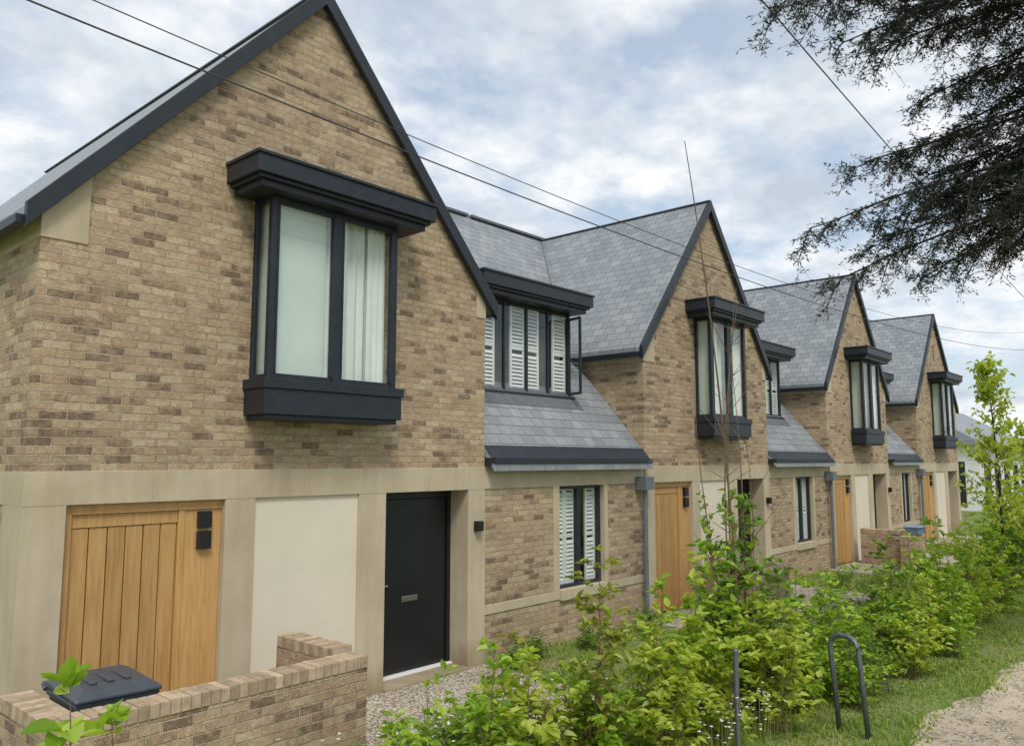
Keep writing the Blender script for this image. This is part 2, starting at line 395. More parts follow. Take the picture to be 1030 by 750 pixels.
    B().box(a, c, YF-.05, yd-.08, 0, .03).obj('doorstep', 'stone', h, .004)
    sx = (a+c)/2
    m = B(); m.box(sx-.13, sx+.13, yd-.012, yd, .90, .965); m.tube([(a+.17,yd-.05,1.13),(a+.30,yd-.05,1.13)], .011); m.box(a+.155,a+.185,yd-.055,yd,1.05,1.2)
    m.obj('letterbox_and_handle', 'steel', h, .003)
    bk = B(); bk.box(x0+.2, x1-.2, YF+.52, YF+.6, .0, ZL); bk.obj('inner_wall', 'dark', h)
    bay(h, bx0, bx1, idx)
    # roof slabs
    T = .15; ov = .13
    ra = lambda x: ze + s*(x-x0)
    xl = x0-ov; zl = ra(xl)
    rend = deep+.4 if deep > 14 else 11.84
    rf = B()
    rf.prism([(xl,zl),(xc,zr),(xc,zr+T),(xl,zl+T)], YF-.03, rend)
    rf.prism([(x1+ov,zl),(xc,zr),(xc,zr+T),(x1+ov,zl+T)], YF-.03, rend)
    rf.obj('slate_roof', 'sly', h)
    vg = B()
    vg.prism([(xl-.02,zl-.06),(xc,zr-.05),(xc,zr+T+.025),(xl-.02,zl+T+.015)], YF-.10, YF-.03)
    vg.prism([(x1+ov+.02,zl-.06),(xc,zr-.05),(xc,zr+T+.025),(x1+ov+.02,zl+T+.015)], YF-.10, YF-.03)
    vg.box(xl-.08, xl, YF-.03, min(rend,16), zl-.02, zl+.06)
    vg.box(x1+ov, x1+ov+.10, YF-.03, 9.0, zl-.02, zl+.09)
    vg.obj('verge_and_gutters', 'navy', h, .005)
    rg = B(); rg.beam((xc, YF-.08, zr+T+.006), (xc, rend, zr+T+.006), .10, .02); rg.obj('ridge', 'lead', h, .005)

SM = 1.16; YE = 7.32; ZE = 2.68; YR = 11.8
rz = lambda y: ZE + SM*(y-YE)

def link(idx, h, x0, x1):
    w = x1-x0; yl = YF+.02
    wa, wb = x0+w*.41, x0+w*.70
    br = B(); zs0, zs1 = .62, .74
    br.box(x0+.01, wa-.14, yl, yl+.3, zs1, ZL); br.box(wb+.10, x1-.01, yl, yl+.3, zs1, ZL)
    br.box(x0+.01, x1-.01, yl, yl+.3, 0, zs0)
    br.box(x0, x1, 16.0, 16.3, 0, 2.6)
    br.obj('brick_walls', 'brick', h)
    st = B(); e = .012
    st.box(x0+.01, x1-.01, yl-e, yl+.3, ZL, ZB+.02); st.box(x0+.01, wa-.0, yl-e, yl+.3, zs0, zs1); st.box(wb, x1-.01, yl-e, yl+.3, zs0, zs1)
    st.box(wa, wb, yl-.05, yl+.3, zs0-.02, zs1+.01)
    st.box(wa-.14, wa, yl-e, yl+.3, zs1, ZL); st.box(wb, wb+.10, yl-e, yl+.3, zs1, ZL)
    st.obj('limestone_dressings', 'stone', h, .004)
    nv = B(); y = yl+.07; z0 = zs1+.01; z1 = ZL; t = .05; xm = (wa+wb)/2
    nv.box(wa, wa+t, y, y+.07, z0, z1); nv.box(wb-t, wb, y, y+.07, z0, z1); nv.box(wa+t, wb-t, y, y+.07, z0, z0+t); nv.box(wa+t, wb-t, y, y+.07, z1-t, z1); nv.box(xm-.04, xm+.04, y, y+.07, z0+t, z1-t)
    nv.box(x0+.01, x1-.16, YE-.02, yl-.0, ZB+.02, ZB+.13); nv.box(x0+.01, x1-.16, YE-.08, YE-.02, ZB+.05, ZB+.13)
    nv.prism([(YE+.03, rz(YE+.03)+.006), (YE+.14, rz(YE+.14)+.006), (YE+.14, rz(YE+.14)+.02), (YE-.07, rz(YE-.07)+.02), (YE-.07, rz(YE-.07)+.006)], x0+.014, x1-.014, 'x')
    # dormer
    dy = 8.22; dx0 = x0+w*.17; dx1 = x0+w*.74; dz0 = 3.72; dz1 = 5.14
    nv.box(dx0-.05, dx1+.05, dy-.06, dy+.2, dz0-.05, dz0); nv.box(dx0, dx1, dy, dy+.2, dz0-.24, dz0-.05)
    nv.box(dx0, dx0+.06, dy, dy+.09, dz0, dz1); nv.box(dx1-.06, dx1, dy, dy+.09, dz0, dz1)
    npn = 4; pw = (dx1-dx0-.12)/npn
    for i in range(1, npn): nv.box(dx0+.06+i*pw-.022, dx0+.06+i*pw+.022, dy, dy+.05, dz0, dz1)
    for i in range(npn):
        a = dx0+.06+i*pw+.022; c = a+pw-.044
        nv.box(a, c, dy+.01, dy+.05, dz0, dz0+.04); nv.box(a, c, dy+.01, dy+.05, dz1-.05, dz1)
    nv.box(dx0, dx0+.06, dy+.09, 9.7, dz0-.3, dz1); nv.box(dx1-.06, dx1, dy+.09, 9.7, dz0-.3, dz1)
    hood(nv, dx0-.22, dx1+.22, dy-.34, 9.95, dz1)
    nv.obj('window_frames_and_eaves', 'navy', h, .005)
    g = B(); g.qy(wa+t, wb-t, y+.03, z0+t, z1-t); g.qy(dx0+.06, dx1-.06, dy+.02, dz0+.04, dz1-.05)
    sh = B()
    shutters(sh, wa+t+.005, wb-t, y+.075, z0+.01, z1-.01, 4, skip=(2,))
    shutters(sh, dx0+.07, dx1-.07, dy+.052, dz0, dz1, 6, skip=(1,4) if idx == 0 else (2,))
    if idx == 0:   # casement standing ajar at the right-hand end
        a = Vector((dx1-.06, dy-.02, 0)); q = a+Vector((-.25,-.97,0)).normalized()*.30
        cs = B()
        for p0, p1 in (((a.x,a.y,dz0+.03),(a.x,a.y,dz1-.08)), ((q.x,q.y,dz0+.03),(q.x,q.y,dz1-.08)), ((a.x,a.y,dz0+.05),(q.x,q.y,dz0+.05)), ((a.x,a.y,dz1-.1),(q.x,q.y,dz1-.1))):
            cs.beam(p0, p1, .035, .04)
        cs.obj('open_casement', 'navy', h, .003)
        g.poly([(a.x,a.y,dz0+.06),(q.x,q.y,dz0+.06),(q.x,q.y,dz1-.1),(a.x,a.y,dz1-.1)], [(0,1,2,3)])
    g.obj('glass', 'glass', h)
    sh.obj('louvre_shutters', 'white', h)
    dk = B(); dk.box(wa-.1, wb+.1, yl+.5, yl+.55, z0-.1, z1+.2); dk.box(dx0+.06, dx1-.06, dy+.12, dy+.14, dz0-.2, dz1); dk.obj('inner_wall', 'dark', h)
    p = B(); px = x1-.16
    p.box(px-.13, px+.13, YF-.20, YF+.01, 2.16, 2.38); p.tube([(px, YF-.10, 2.17), (px, YF-.10, 0)], .04, 10)
    p.obj('hopper_and_downpipe', 'pipe', h, 0)
    rf = B(); T = .1
    rf.prism([(YE-.06, rz(YE-.06)), (YR, rz(YR)), (YR, rz(YR)-T), (YE-.06, rz(YE-.06)-T)], x0+.012, x1-.012, 'x')
    rf.obj('slate_roof', 'slx', h)
    fl = B()
    fl.prism([(dy-.20, rz(dy-.20)+.004), (dy+.1, rz(dy+.1)+.004), (dy+.1, rz(dy+.1)+.016), (dy-.20, rz(dy-.20)+.016)], dx0-.1, dx1+.1, 'x')
    fl.obj('lead_flashing', 'lead', h)

G = [(2.29, 7.81, 4.80, 7.92), (11.8, 16.8, 4.62, 7.70), (20.4, 25.2, 4.62, 7.70), (28.4, 33.6, 4.62, 7.70)]
for i, (x0, x1, ze, zr) in enumerate(G):
    h = empty('terraced_brick_house', ((x0+x1)/2, YF, 0))
    gable(i, h, x0, x1, ze, zr, 15.9 if i == 0 else 11.9)
    if i > 0:
        B().box(x0, x1, 11.9, 16.3, 0, 2.6).obj('rear_walls', 'brick', h)
    rf = B(); T = .1
    xs = x0 if i else 5.05
    xe = x1 if i < 3 else 33.6
    if i: rf.prism([(9.3, rz(9.3)), (YR, rz(YR)), (YR, rz(YR)-T), (9.3, rz(9.3)-T)], xs, xe, 'x')
    else: rf.prism([(9.3, rz(9.3)), (YR, rz(YR)), (YR, rz(YR)-T), (9.3, rz(9.3)-T)], 5.2, xe, 'x')
    xr = G[i+1][0] if i < 3 else xe
    rf.prism([(YR, rz(YR)), (16.5, rz(2*YR-16.5)), (16.5, rz(2*YR-16.5)-T), (YR, rz(YR)-T)], xs, xr, 'x')
    rf.obj('main_slate_roof', 'slx', h)
    rg = B(); rg.beam((xs+.1, YR, rz(YR)+.02), (xr-.002, YR, rz(YR)+.02), .16, .05)
    T2 = .15
    def vy(z): return YE + (z-ZE)/SM
    zt = zr+T2; zbm = ze+T2
    for sx, xx in ((-1, x0), (1, x1)):
        if i == 0 and sx == -1: continue
        if i == 3 and sx == 1: continue
        rg.beam((xx, vy(zbm), zbm+.012), ((x0+x1)/2, vy(zt), zt+.012), .13, .012)
    rg.obj('ridge_and_valleys', 'lead', h)
    if i < 3:
        link(i, h, x1, G[i+1][0])
    if i == 3:
        B().prism([(11.8,7.7),(16,2.6),(16,0),(YF+.5,0),(YF+.5,2.5)], 33.3, 33.59, 'x').obj('end_wall', 'brick', h)
        c = B(); c.box(35.0, 35.9, 9.2, 10.1, 0, 5.9); c.box(34.9,36.0,9.1,10.2,5.6,5.75); c.obj('chimney', 'brick', h)
        c = B(); c.tube([(35.25,9.6,5.9),(35.25,9.6,6.2)], .13, 10); c.tube([(35.65,9.6,5.9),(35.65,9.6,6.2)], .13, 10); c.obj('chimney_pots', 'cope', h)
        B().box(30.96, 31.04, YF-.004, YF+.1, 6.2, 6.75).obj('slit_vent', 'dark', h)

# ------------------------------------------------------------------ garden walls
def low_wall(ox, first):
    e = empty('garden_brick_wall', (ox+3.3, 5.7, 0))
    b = B(); t = .215; zt = .86 if first else .74
    x0, x1 = (2.02, 4.53) if first else (3.0+ox, 4.3+ox)
    yb = 6.8 if first else 7.2
    b.box(x0, x1, 5.71, 5.71+t, 0, zt)
    b.box(x1-t, x1, 5.71+t, yb, 0, zt+.05)
    if first: b.box(x0, x0+t, 5.71+t, yb, 0, zt-.02)
    b.obj('brick_leaves', 'brick', e)
    c = B(); r = random.Random(int(ox*10)+3)
    def run(p, q, y0, y1, ax, z):
        n = int(round((q-p)/.075)); st = (q-p)/n
        for i in range(n):
            a = p+i*st+.004; d = p+(i+1)*st-.004; dz = r.uniform(-.003, .003)
            if ax == 'x': c.box(a, d, y0-.001, y1+.001, z+.002, z+.105+dz)
            else: c.box(y0-.001, y1+.001, a, d, z+.002, z+.105+dz)
    run(x0, x1, 5.70, 5.71+t+.005, 'x', zt)
    run(5.72+t, yb, x1-t, x1+.004, 'y', zt+.05)
    if first: run(5.72+t, yb, x0, x0+t, 'y', zt-.02)
    c.obj('coping_bricks', 'cope', e, .005)
    m = B(); m.box(x0+.006, x1-.006, 5.71, 5.71+t, zt, zt+.094); m.box(x1-t+.006, x1-.004, 5.71+t, yb-.01, zt+.05, zt+.144)
    if first: m.box(x0+.006, x0+t-.006, 5.71+t, yb-.01, zt-.02, zt+.074)
    m.obj('coping_mortar', 'mortar', e)
for k, ox in enumerate((0, 9.3, 17.7)): low_wall(ox, k == 0)

# ------------------------------------------------------------------ wheelie bin
def bin_(x, y, rot):
    e = empty('wheelie_bin', (x, y, 0))
    def tr(b):
        c, s = math.cos(rot), math.sin(rot)
        b.v = [(x+p[0]*c-p[1]*s, y+p[0]*s+p[1]*c, p[2]) for p in b.v]; return b
    body = B()
    body.poly([(-.22,-.24,.04),(.22,-.24,.04),(.22,.20,.04),(-.22,.20,.04),(-.28,-.33,.93),(.28,-.33,.93),(.28,.30,.93),(-.28,.30,.93)], [(3,2,1,0),(4,5,6,7),(0,1,5,4),(1,2,6,5),(2,3,7,6),(3,0,4,7)])
    body.box(-.295,.295,-.345,.315,.90,.95)
    tr(body).obj('body', 'plastic', e, .015)
    lid = B()
    lid.poly([(-.30,-.37,.952),(.30,-.37,.952),(.30,.32,.952),(-.30,.32,.952),(-.30,-.37,.985),(.30,-.37,.985),(.30,.32,1.0),(-.30,.32,1.0),(-.22,-.27,1.03),(.22,-.27,1.03),(.22,.22,1.045),(-.22,.22,1.045)],
             [(3,2,1,0),(0,1,5,4),(1,2,6,5),(2,3,7,6),(3,0,4,7),(4,5,9,8),(5,6,10,9),(6,7,11,10),(7,4,8,11),(8,9,10,11)])
    for i in range(3): lid.box(-.15+i*.12, -.10+i*.12, -.2, .16, 1.03, 1.055)
    tr(lid).obj('lid', 'plastic', e, .012)
    w = B(); w.tube([(-.3,.36,.97),(.3,.36,.97)], .018); w.tube([(-.3,.36,.97),(-.3,.30,.94)], .016); w.tube([(.3,.36,.97),(.3,.30,.94)], .016)
    w.tube([(-.27,.22,.10),(-.22,.22,.10)], .10, 16); w.tube([(.22,.22,.10),(.27,.22,.10)], .10, 16)
    tr(w).obj('handle_and_wheels', 'plastic', e)
bin_(2.60, 6.44, -.05)
e = empty('storage_box', (21.5, 5.85, .86))
b = B(); b.poly([(21.25,5.66,.855),(21.65,5.66,.855),(21.65,5.92,.855),(21.25,5.92,.855),(21.2,5.63,1.02),(21.7,5.63,1.02),(21.7,5.95,1.02),(21.2,5.95,1.02)], [(3,2,1,0),(4,5,6,7),(0,1,5,4),(1,2,6,5),(2,3,7,6),(3,0,4,7)])
b.box(21.17,21.73,5.60,5.98,1.02,1.05); b.obj('crate', 'bluep', e, .01)

# ------------------------------------------------------------------ ground
def sheet(name, mat, pts, z):
    B().poly([(p[0], p[1], z) for p in pts], [tuple(range(len(pts)))]).obj(name, mat)
gb = B()
gb.poly([(-900,-900,0),(1200,-900,0),(1200,900,0),(-900,900,0)], [(0,1,2,3)]); gb.obj('ground', 'ground')
r = random.Random(4)
pe = lambda x: 2.32+.13*math.sin(x*.9)+.07*math.sin(x*2.7+1)
edge = [(x, pe(x)+r.uniform(-.05,.05)) for x in np.arange(-12, 60, .15)]
edge2 = [(x, -1.7+.2*math.sin(x*.7)+r.uniform(-.08,.08)) for x in np.arange(60, -12.1, -.5)]
sheet('footpath', 'path', edge+edge2, .004)
for ox in (0, 9.3, 17.7, 26.0):
    ed = [(4.5+ox,7.45),(4.5+ox,5.72)] + [(4.5+ox+i*.33+r.uniform(-.08,.08), 5.2+.15*math.sin(i*1.3)+r.uniform(-.06,.06)) for i in range(10)] + [(7.75+ox,5.9),(7.81+ox,7.45)]
    sheet('gravel_path', 'gravel', ed, .004)
    sheet('gravel_yard', 'gravel', [(2.22+ox,7.42),(2.22+ox,5.93),(4.27+ox,5.93),(4.27+ox,7.42)], .005)

# ------------------------------------------------------------------ foliage
rng = np.random.default_rng(11)
class Fol:
    def __init__(s): s.lv = []; s.lf = []; s.n = 0; s.st = B()
    def leaves(s, P, D, Nn, Ln, W, fold=.25):
        P = np.asarray(P, float); k = len(P)
        if k == 0: return
        D = D/np.linalg.norm(D, axis=1, keepdims=True)
        Sd = np.cross(D, Nn); Sd /= (np.linalg.norm(Sd, axis=1, keepdims=True)+1e-9)
        U = np.cross(Sd, D)
        Ln = np.broadcast_to(np.asarray(Ln, float).reshape(-1,1), (k,1)); W = np.broadcast_to(np.asarray(W, float).reshape(-1,1), (k,1))
        v = np.stack([P, P+D*Ln*.28-Sd*W*.46+U*W*fold, P+D*Ln*.66-Sd*W*.36+U*W*fold*.7-U*Ln*.04, P+D*Ln-U*Ln*.14,
                      P+D*Ln*.66+Sd*W*.36+U*W*fold*.7-U*Ln*.04, P+D*Ln*.28+Sd*W*.46+U*W*fold], axis=1).reshape(-1,3)
        base = s.n + 6*np.arange(k)[:,None]
        s.lf.append(np.concatenate([base+np.array([[0,1,2,3]]), base+np.array([[0,3,4,5]])], 0)); s.lv.append(v); s.n += 6*k
    def blades(s, P, D, Nn, Ln, W):
        P = np.asarray(P, float); k = len(P)
        D = D/np.linalg.norm(D, axis=1, keepdims=True)
        Sd = np.cross(D, Nn); Sd /= (np.linalg.norm(Sd, axis=1, keepdims=True)+1e-9)
        Ln = Ln.reshape(-1,1)
        v = np.stack([P-Sd*W*.35, P+D*Ln*.5-Sd*W*.5, P+D*Ln, P+D*Ln*.5+Sd*W*.5], axis=1).reshape(-1,3)
        s.lf.append(s.n+4*np.arange(k)[:,None]+np.array([[0,1,2,3]])); s.lv.append(v); s.n += 4*k
    def obj(s, name, leafmat, stemmat='twig'):
        V = np.concatenate(s.lv) if s.lv else np.zeros((0,3)); Fq = np.concatenate(s.lf) if s.lf else np.zeros((0,4), int)
        nv = len(V); sv = s.st.v; sf = s.st.f
        me = bpy.data.meshes.new(name)
        me.from_pydata(V.tolist()+sv, [], Fq.tolist()+[tuple(i+nv for i in f) for f in sf])
        me.materials.append(M[leafmat]); me.materials.append(M[stemmat])
        mi = np.zeros(len(me.polygons), np.int32); mi[len(Fq):] = 1
        me.polygons.foreach_set('material_index', mi); me.update()
        o = bpy.data.objects.new(name, me); scene.collection.objects.link(o); return o

def bez(p, q, bend, n=6):
    p = np.array(p, float); q = np.array(q, float); m = (p+q)/2+np.array(bend, float)
    t = np.linspace(0,1,n)[:,None]; return (1-t)**2*p+2*t*(1-t)*m+t*t*q
def shrub(name, x, y, h, spread, stems, leafL, mat, per=9, twigs=9, rad=.008, low=.12, z0=0., aspect=.62, twl=.28):
    f = Fol()
    for i in range(stems):
        a = rng.uniform(0, 2*math.pi); rr = spread*math.sqrt(rng.uniform(0,1)); hh = h*rng.uniform(.45, 1.0)*(1-.25*rr/spread if spread else 1)
        if i == 0: hh = h; rr *= .3
        base = (x+rng.uniform(-.1,.1)+.25*rr*math.cos(a), y+rng.uniform(-.1,.1)+.25*rr*math.sin(a), z0)
        tip = (x+rr*math.cos(a), y+rr*math.sin(a), z0+hh)
        c = bez(base, tip, (rng.uniform(-.1,.1), rng.uniform(-.1,.1), hh*.15), 7)
        f.st.tube([tuple(p) for p in c], [rad*(1-.75*j/6) for j in range(7)], 4)
        for j in range(twigs):
            s = low+(1-low)*(j+rng.uniform(0,1))/twigs; k = min(int(s*6), 5); t = s*6-k
            p = c[k]*(1-t)+c[k+1]*t
            az = rng.uniform(0, 2*math.pi); tl = twl*rng.uniform(.5,1.2)*(1.15-.6*s)
            d = np.array([math.cos(az), math.sin(az), rng.uniform(.1,.8)])*tl
            e = p+d; f.st.tube([tuple(p), tuple(e)], [rad*.35, rad*.15], 3)
            n = per; tt = rng.uniform(.2,1.1,n)[:,None]
            P = p+d*tt+rng.normal(0,.015,(n,3)); lat = rng.uniform(0,2*math.pi,n)
            D = np.stack([np.cos(lat), np.sin(lat), rng.uniform(-.5,.35,n)],1)+d/ (tl+1e-6)*.7
            Nn = np.stack([rng.normal(0,.35,n), rng.normal(0,.35,n), np.ones(n)],1)
            Ln = leafL*rng.uniform(.55,1.2,n); f.leaves(P, D, Nn, Ln, Ln*aspect)
        n = 5; D = rng.normal(0,1,(n,3)); D[:,2] = abs(D[:,2])+.3
        Ln = leafL*rng.uniform(.5,.9,n); f.leaves(np.repeat(c[-1:],n,0), D, rng.normal(0,.4,(n,3))+np.array([0,0,1]), Ln, Ln*aspect)
    return f.obj(name, mat)

row = [
 (3.5,4.45,.70,.35,10,.06,'leafB'), (3.95,4.35,1.05,.32,9,.085,'leafA'), (4.3,4.0,1.3,.26,7,.10,'leafA'), (4.6,4.75,.7,.35,10,.06,'leafB'), (4.9,4.6,.8,.4,10,.075,'leafA'),
 (4.7,4.1,1.2,.3,8,.10,'leafC'), (5.15,4.45,1.15,.3,9,.09,'leafE'), (5.6,4.0,1.9,.16,5,.11,'leafE'), (5.65,4.1,1.2,.42,11,.095,'leafA'),
 (6.2,3.8,1.35,.36,10,.105,'leafC'), (6.65,4.1,1.5,.36,10,.10,'leafA'), (7.05,3.75,1.7,.3,10,.11,'leafC'), (7.5,3.95,1.9,.33,11,.11,'leafA'), (8.25,4.05,2.2,.42,14,.125,'leafB'),
 (7.7,3.45,1.45,.4,11,.10,'leafC'), (8.5,3.6,1.45,.42,11,.09,'leafA'), (8.9,3.95,1.5,.5,12,.09,'leafB'), (9.5,3.7,1.3,.5,12,.09,'leafA'), (10.2,3.7,1.3,.5,12,.085,'leafA'),
 (9.1,3.2,.7,.35,10,.07,'leafA'), (9.9,3.15,.75,.4,10,.07,'leafB'), (10.8,3.1,.85,.4,10,.075,'leafC'),
 (10.9,3.4,1.3,.5,12,.085,'leafA'), (11.4,3.35,1.6,.5,13,.095,'leafB'), (12.2,3.35,1.6,.5,13,.095,'leafC'), (13.1,3.25,1.8,.55,13,.105,'leafA'), (12.3,2.95,.9,.45,10,.08,'leafA'),
 (14.1,3.3,1.6,.6,13,.10,'leafA'), (15.2,3.25,1.9,.6,13,.10,'leafC'), (16.4,3.3,1.7,.6,13,.11,'leafA'), (17.7,3.4,1.9,.7,13,.11,'leafB'),
 (19.2,3.5,1.8,.7,13,.12,'leafA'), (21,3.6,1.9,.8,13,.12,'leafC'), (23,3.7,1.9,.9,13,.13,'leafA'), (25.5,3.8,1.9,1.0,14,.14,'leafB'), (28.5,4.0,1.9,1.1,14,.15,'leafA'), (32,4.1,1.9,1.2,14,.16,'leafB')]
for (x,y,h,s,n,l,m) in row: shrub('garden_shrub', x, y, h, s, n, l, m, low=.04, per=10, twigs=9)
shrub('sapling', 1.50, 4.15, 1.58, .16, 4, .19, 'leafA', per=3, twigs=6, rad=.009, low=.5, aspect=.66, twl=.16)
shrub('sapling', 1.74, 4.10, 1.40, .14, 3, .17, 'leafA', per=3, twigs=5, rad=.008, low=.5, aspect=.66, twl=.16)
for (x,y,h,s) in ((7.95,7.0,.42,.2),(8.5,7.1,.3,.2),(7.7,5.7,.4,.3),(9.4,6.9,.3,.2),(11.2,5.4,.5,.35),(12.0,5.2,.5,.35),(10.9,6.9,.4,.25),(17.2,6.2,.6,.4),(18.6,5.6,.5,.4),(20,5.2,.6,.5),(26,5.5,.6,.5),(14.6,5.2,.5,.4),(16,5.0,.6,.4),(5.0,5.2,.35,.3),(8.8,5.4,.35,.3),(9.9,5.2,.4,.3)):
    shrub('low_shrub', x, y, h, s, 12, .045, 'leafB', per=8, twigs=6, rad=.004, low=.05, twl=.13)
def young_tree(x, y, h, mat, leafL, z1=.3, nb=60):
    f = Fol(); c = bez((x,y,0), (x+.15,y+.1,h), (.1,-.1,0), 10)
    f.st.tube([tuple(p) for p in c], [.035*(1-.8*j/9) for j in range(10)], 6)
    for j in range(nb):
        s = z1+(1-z1)*rng.uniform(0,1); k = min(int(s*9), 8); t = s*9-k; p = c[k]*(1-t)+c[k+1]*t
        az = rng.uniform(0,2*math.pi); tl = (1.05-.75*s)*rng.uniform(.5,1.1)*.9
        d = np.array([math.cos(az), math.sin(az), rng.uniform(.4,1.1)])*tl
        f.st.tube([tuple(p), tuple(p+d)], [.008,.003], 3)
        n = 24; tt = rng.uniform(.15,1.05,n)[:,None]; P = p+d*tt+rng.normal(0,.05,(n,3))
        D = rng.normal(0,1,(n,3)); D[:,2] -= .3; Ln = leafL*rng.uniform(.6,1.2,n)
        f.leaves(P, D, rng.normal(0,.5,(n,3))+np.array([0,0,1]), Ln, Ln*.65)
    f.obj('young_tree', mat, 'bark')
young_tree(17.4, 3.2, 4.45, 'leafC', .12); young_tree(26, 3.6, 4.0, 'leafC', .13, .2); young_tree(19.5, 2.9, 3.2, 'leafC', .12, .2, 45)

# bare tall sapling with a climber round its foot
f = Fol()
b0 = (8.12,3.95,0)
for si, (tip, bend, r0) in enumerate((((7.25,4.0,6.0),(.35,0,.2),.018), ((7.75,3.7,4.3),(-.5,.1,.3),.013), ((8.55,4.2,3.9),(.35,0,.2),.012), ((7.7,4.2,3.3),(-.45,0,.6),.011), ((8.35,4.0,4.6),(-.15,.2,.2),.012), ((8.0,3.8,3.0),(.5,0,.4),.009))):
    c = bez(b0, tip, bend, 14); f.st.tube([tuple(p) for p in c], [r0*(1-.75*j/13) for j in range(14)], 5)
    for j in range(8):
        k = rng.integers(4, 13); p = c[k]; a = rng.uniform(0,6.28); q = p+np.array([.35*math.cos(a), .35*math.sin(a), rng.uniform(.05,.5)])*rng.uniform(.5,1.2)
        f.st.tube([tuple(p), tuple(q)], [.005,.002], 3)
    n = 60; t = rng.uniform(.25,.62,n)*13; kk = t.astype(int); tt = (t-kk)[:,None]
    P = c[kk]*(1-tt)+c[np.minimum(kk+1,13)]*tt+rng.normal(0,.05,(n,3)); P = P[P[:,2] < 2.35]; n = len(P)
    Ln = .10*rng.uniform(.5,1.2,n); f.leaves(P, rng.normal(0,1,(n,3)), rng.normal(0,.5,(n,3))+np.array([0,0,1]), Ln, Ln*.7)
f.obj('bare_sapling', 'leafB')

def grass(name, regions, hgt, mat='grass'):
    Vs = []; Fs = []; n0 = 0
    for (x0,x1,y0,y1,n) in regions:
        u = rng.uniform(0,1,n)**1.5; X = x0+(x1-x0)*u; lo = np.full(n, y0)
        if y0 < 3: lo = 2.24+.13*np.sin(X*.9)+.07*np.sin(X*2.7+1)+.10*rng.uniform(-1,1,n)
        P = np.stack([X, lo+(y1-lo)*rng.uniform(0,1,n), np.zeros(n)],1)
        ex = np.zeros(n, bool)
        for ox in (0,9.3,17.7,26.0):
            ex |= (P[:,0]>2.0+ox)&(P[:,0]<4.5+ox)&(P[:,1]>5.68)
            ex |= (P[:,0]>4.4+ox)&(P[:,0]<7.8+ox)&(P[:,1]>5.25)
        P = P[~ex]; n = len(P)
        cl = .45+1.1*(np.sin(P[:,0]*3.1+2*np.sin(P[:,1]*2.3))*np.sin(P[:,1]*4.1+P[:,0])*.5+.5)**1.5
        a = rng.uniform(0,2*np.pi,n); H = hgt*rng.uniform(.4,1.3,n)*cl; w = .005+.0006*P[:,0]
        sd = np.stack([np.cos(a),np.sin(a),0*a],1)*w[:,None]; ln = rng.normal(0,.4,(n,2))*H[:,None]
        tip = P+np.stack([ln[:,0],ln[:,1],H],1); midp = P+np.stack([ln[:,0]*.3,ln[:,1]*.3,H*.55],1)
        V = np.stack([P-sd,P+sd,midp+sd*.8,tip,midp-sd*.8],1).reshape(-1,3)
        Fs.append(n0+5*np.arange(n)[:,None]+np.array([[0,1,2,3,4]])); Vs.append(V); n0 += 5*n
    me = bpy.data.meshes.new(name); me.from_pydata(np.concatenate(Vs).tolist(), [], np.concatenate(Fs).tolist()); me.materials.append(M[mat])
    o = bpy.data.objects.new(name, me); scene.collection.objects.link(o)
grass('lawn_grass', [(3.2,36,4.3,7.4,34000), (3,36,2.2,4.3,36000)], .05)
grass('tall_grass', [(3.2,16,3.5,4.9,6000)], .2)
f = Fol()
for (cx,cy,sx,sy,n) in ((4.2,4.8,.6,.35,260),(6.0,4.6,.8,.4,160),(7.0,3.4,.5,.2,90),(8.3,4.6,.8,.4,160),(9.6,4.5,.8,.4,200),(10.8,4.4,.8,.4,200),(12.6,4.6,1.2,.5,200),(5.4,4.9,.5,.2,80)):
    P = np.stack([rng.normal(cx,sx,n), rng.normal(cy,sy*.6,n), rng.uniform(.15,.6,n)],1)
    for k in range(5):
        a = 2*math.pi*k/5; D = np.stack([np.full(n,math.cos(a)), np.full(n,math.sin(a)), rng.uniform(-.1,.4,n)],1)
        f.leaves(P, D, np.tile([0.,0.,1.],(n,1)), .018, .014, 0)
    for p in P: f.st.tube([(p[0],p[1],0), tuple(p)], [.002,.001], 3)
f.obj('white_flowers', 'petal', 'grass')
f = Fol(); n = 600
X = 5+20*rng.uniform(0,1,n)**1.4; P = np.stack([X, 2.35-abs(rng.normal(0,.5,n)), np.full(n,.012)],1)
f.leaves(P, np.stack([rng.normal(0,1,n),rng.normal(0,1,n),np.zeros(n)],1), rng.normal(0,.15,(n,3))+np.array([0,0,1]), rng.uniform(.02,.05,n), rng.uniform(.012,.03,n), .1)
f.obj('fallen_leaves', 'leafE')
st = B(); rs = random.Random(9)
for i in range(260):
    x = 5+16*rs.random()**1.4; y = rs.uniform(-1.2,2.35); q = rs.uniform(.008,.022)
    k = [(x+q*math.cos(a)*rs.uniform(.8,1.2), y+q*math.sin(a)*rs.uniform(.8,1.2), .004) for a in (0,1.25,2.5,3.75,5)]
    st.poly(k+[(x+(p[0]-x)*.55, y+(p[1]-y)*.55, .004+q*.7) for p in k], [(0,1,6,5),(1,2,7,6),(2,3,8,7),(3,4,9,8),(4,0,5,9),(5,6,7,8,9)])
st.obj('loose_stones', 'mortar')

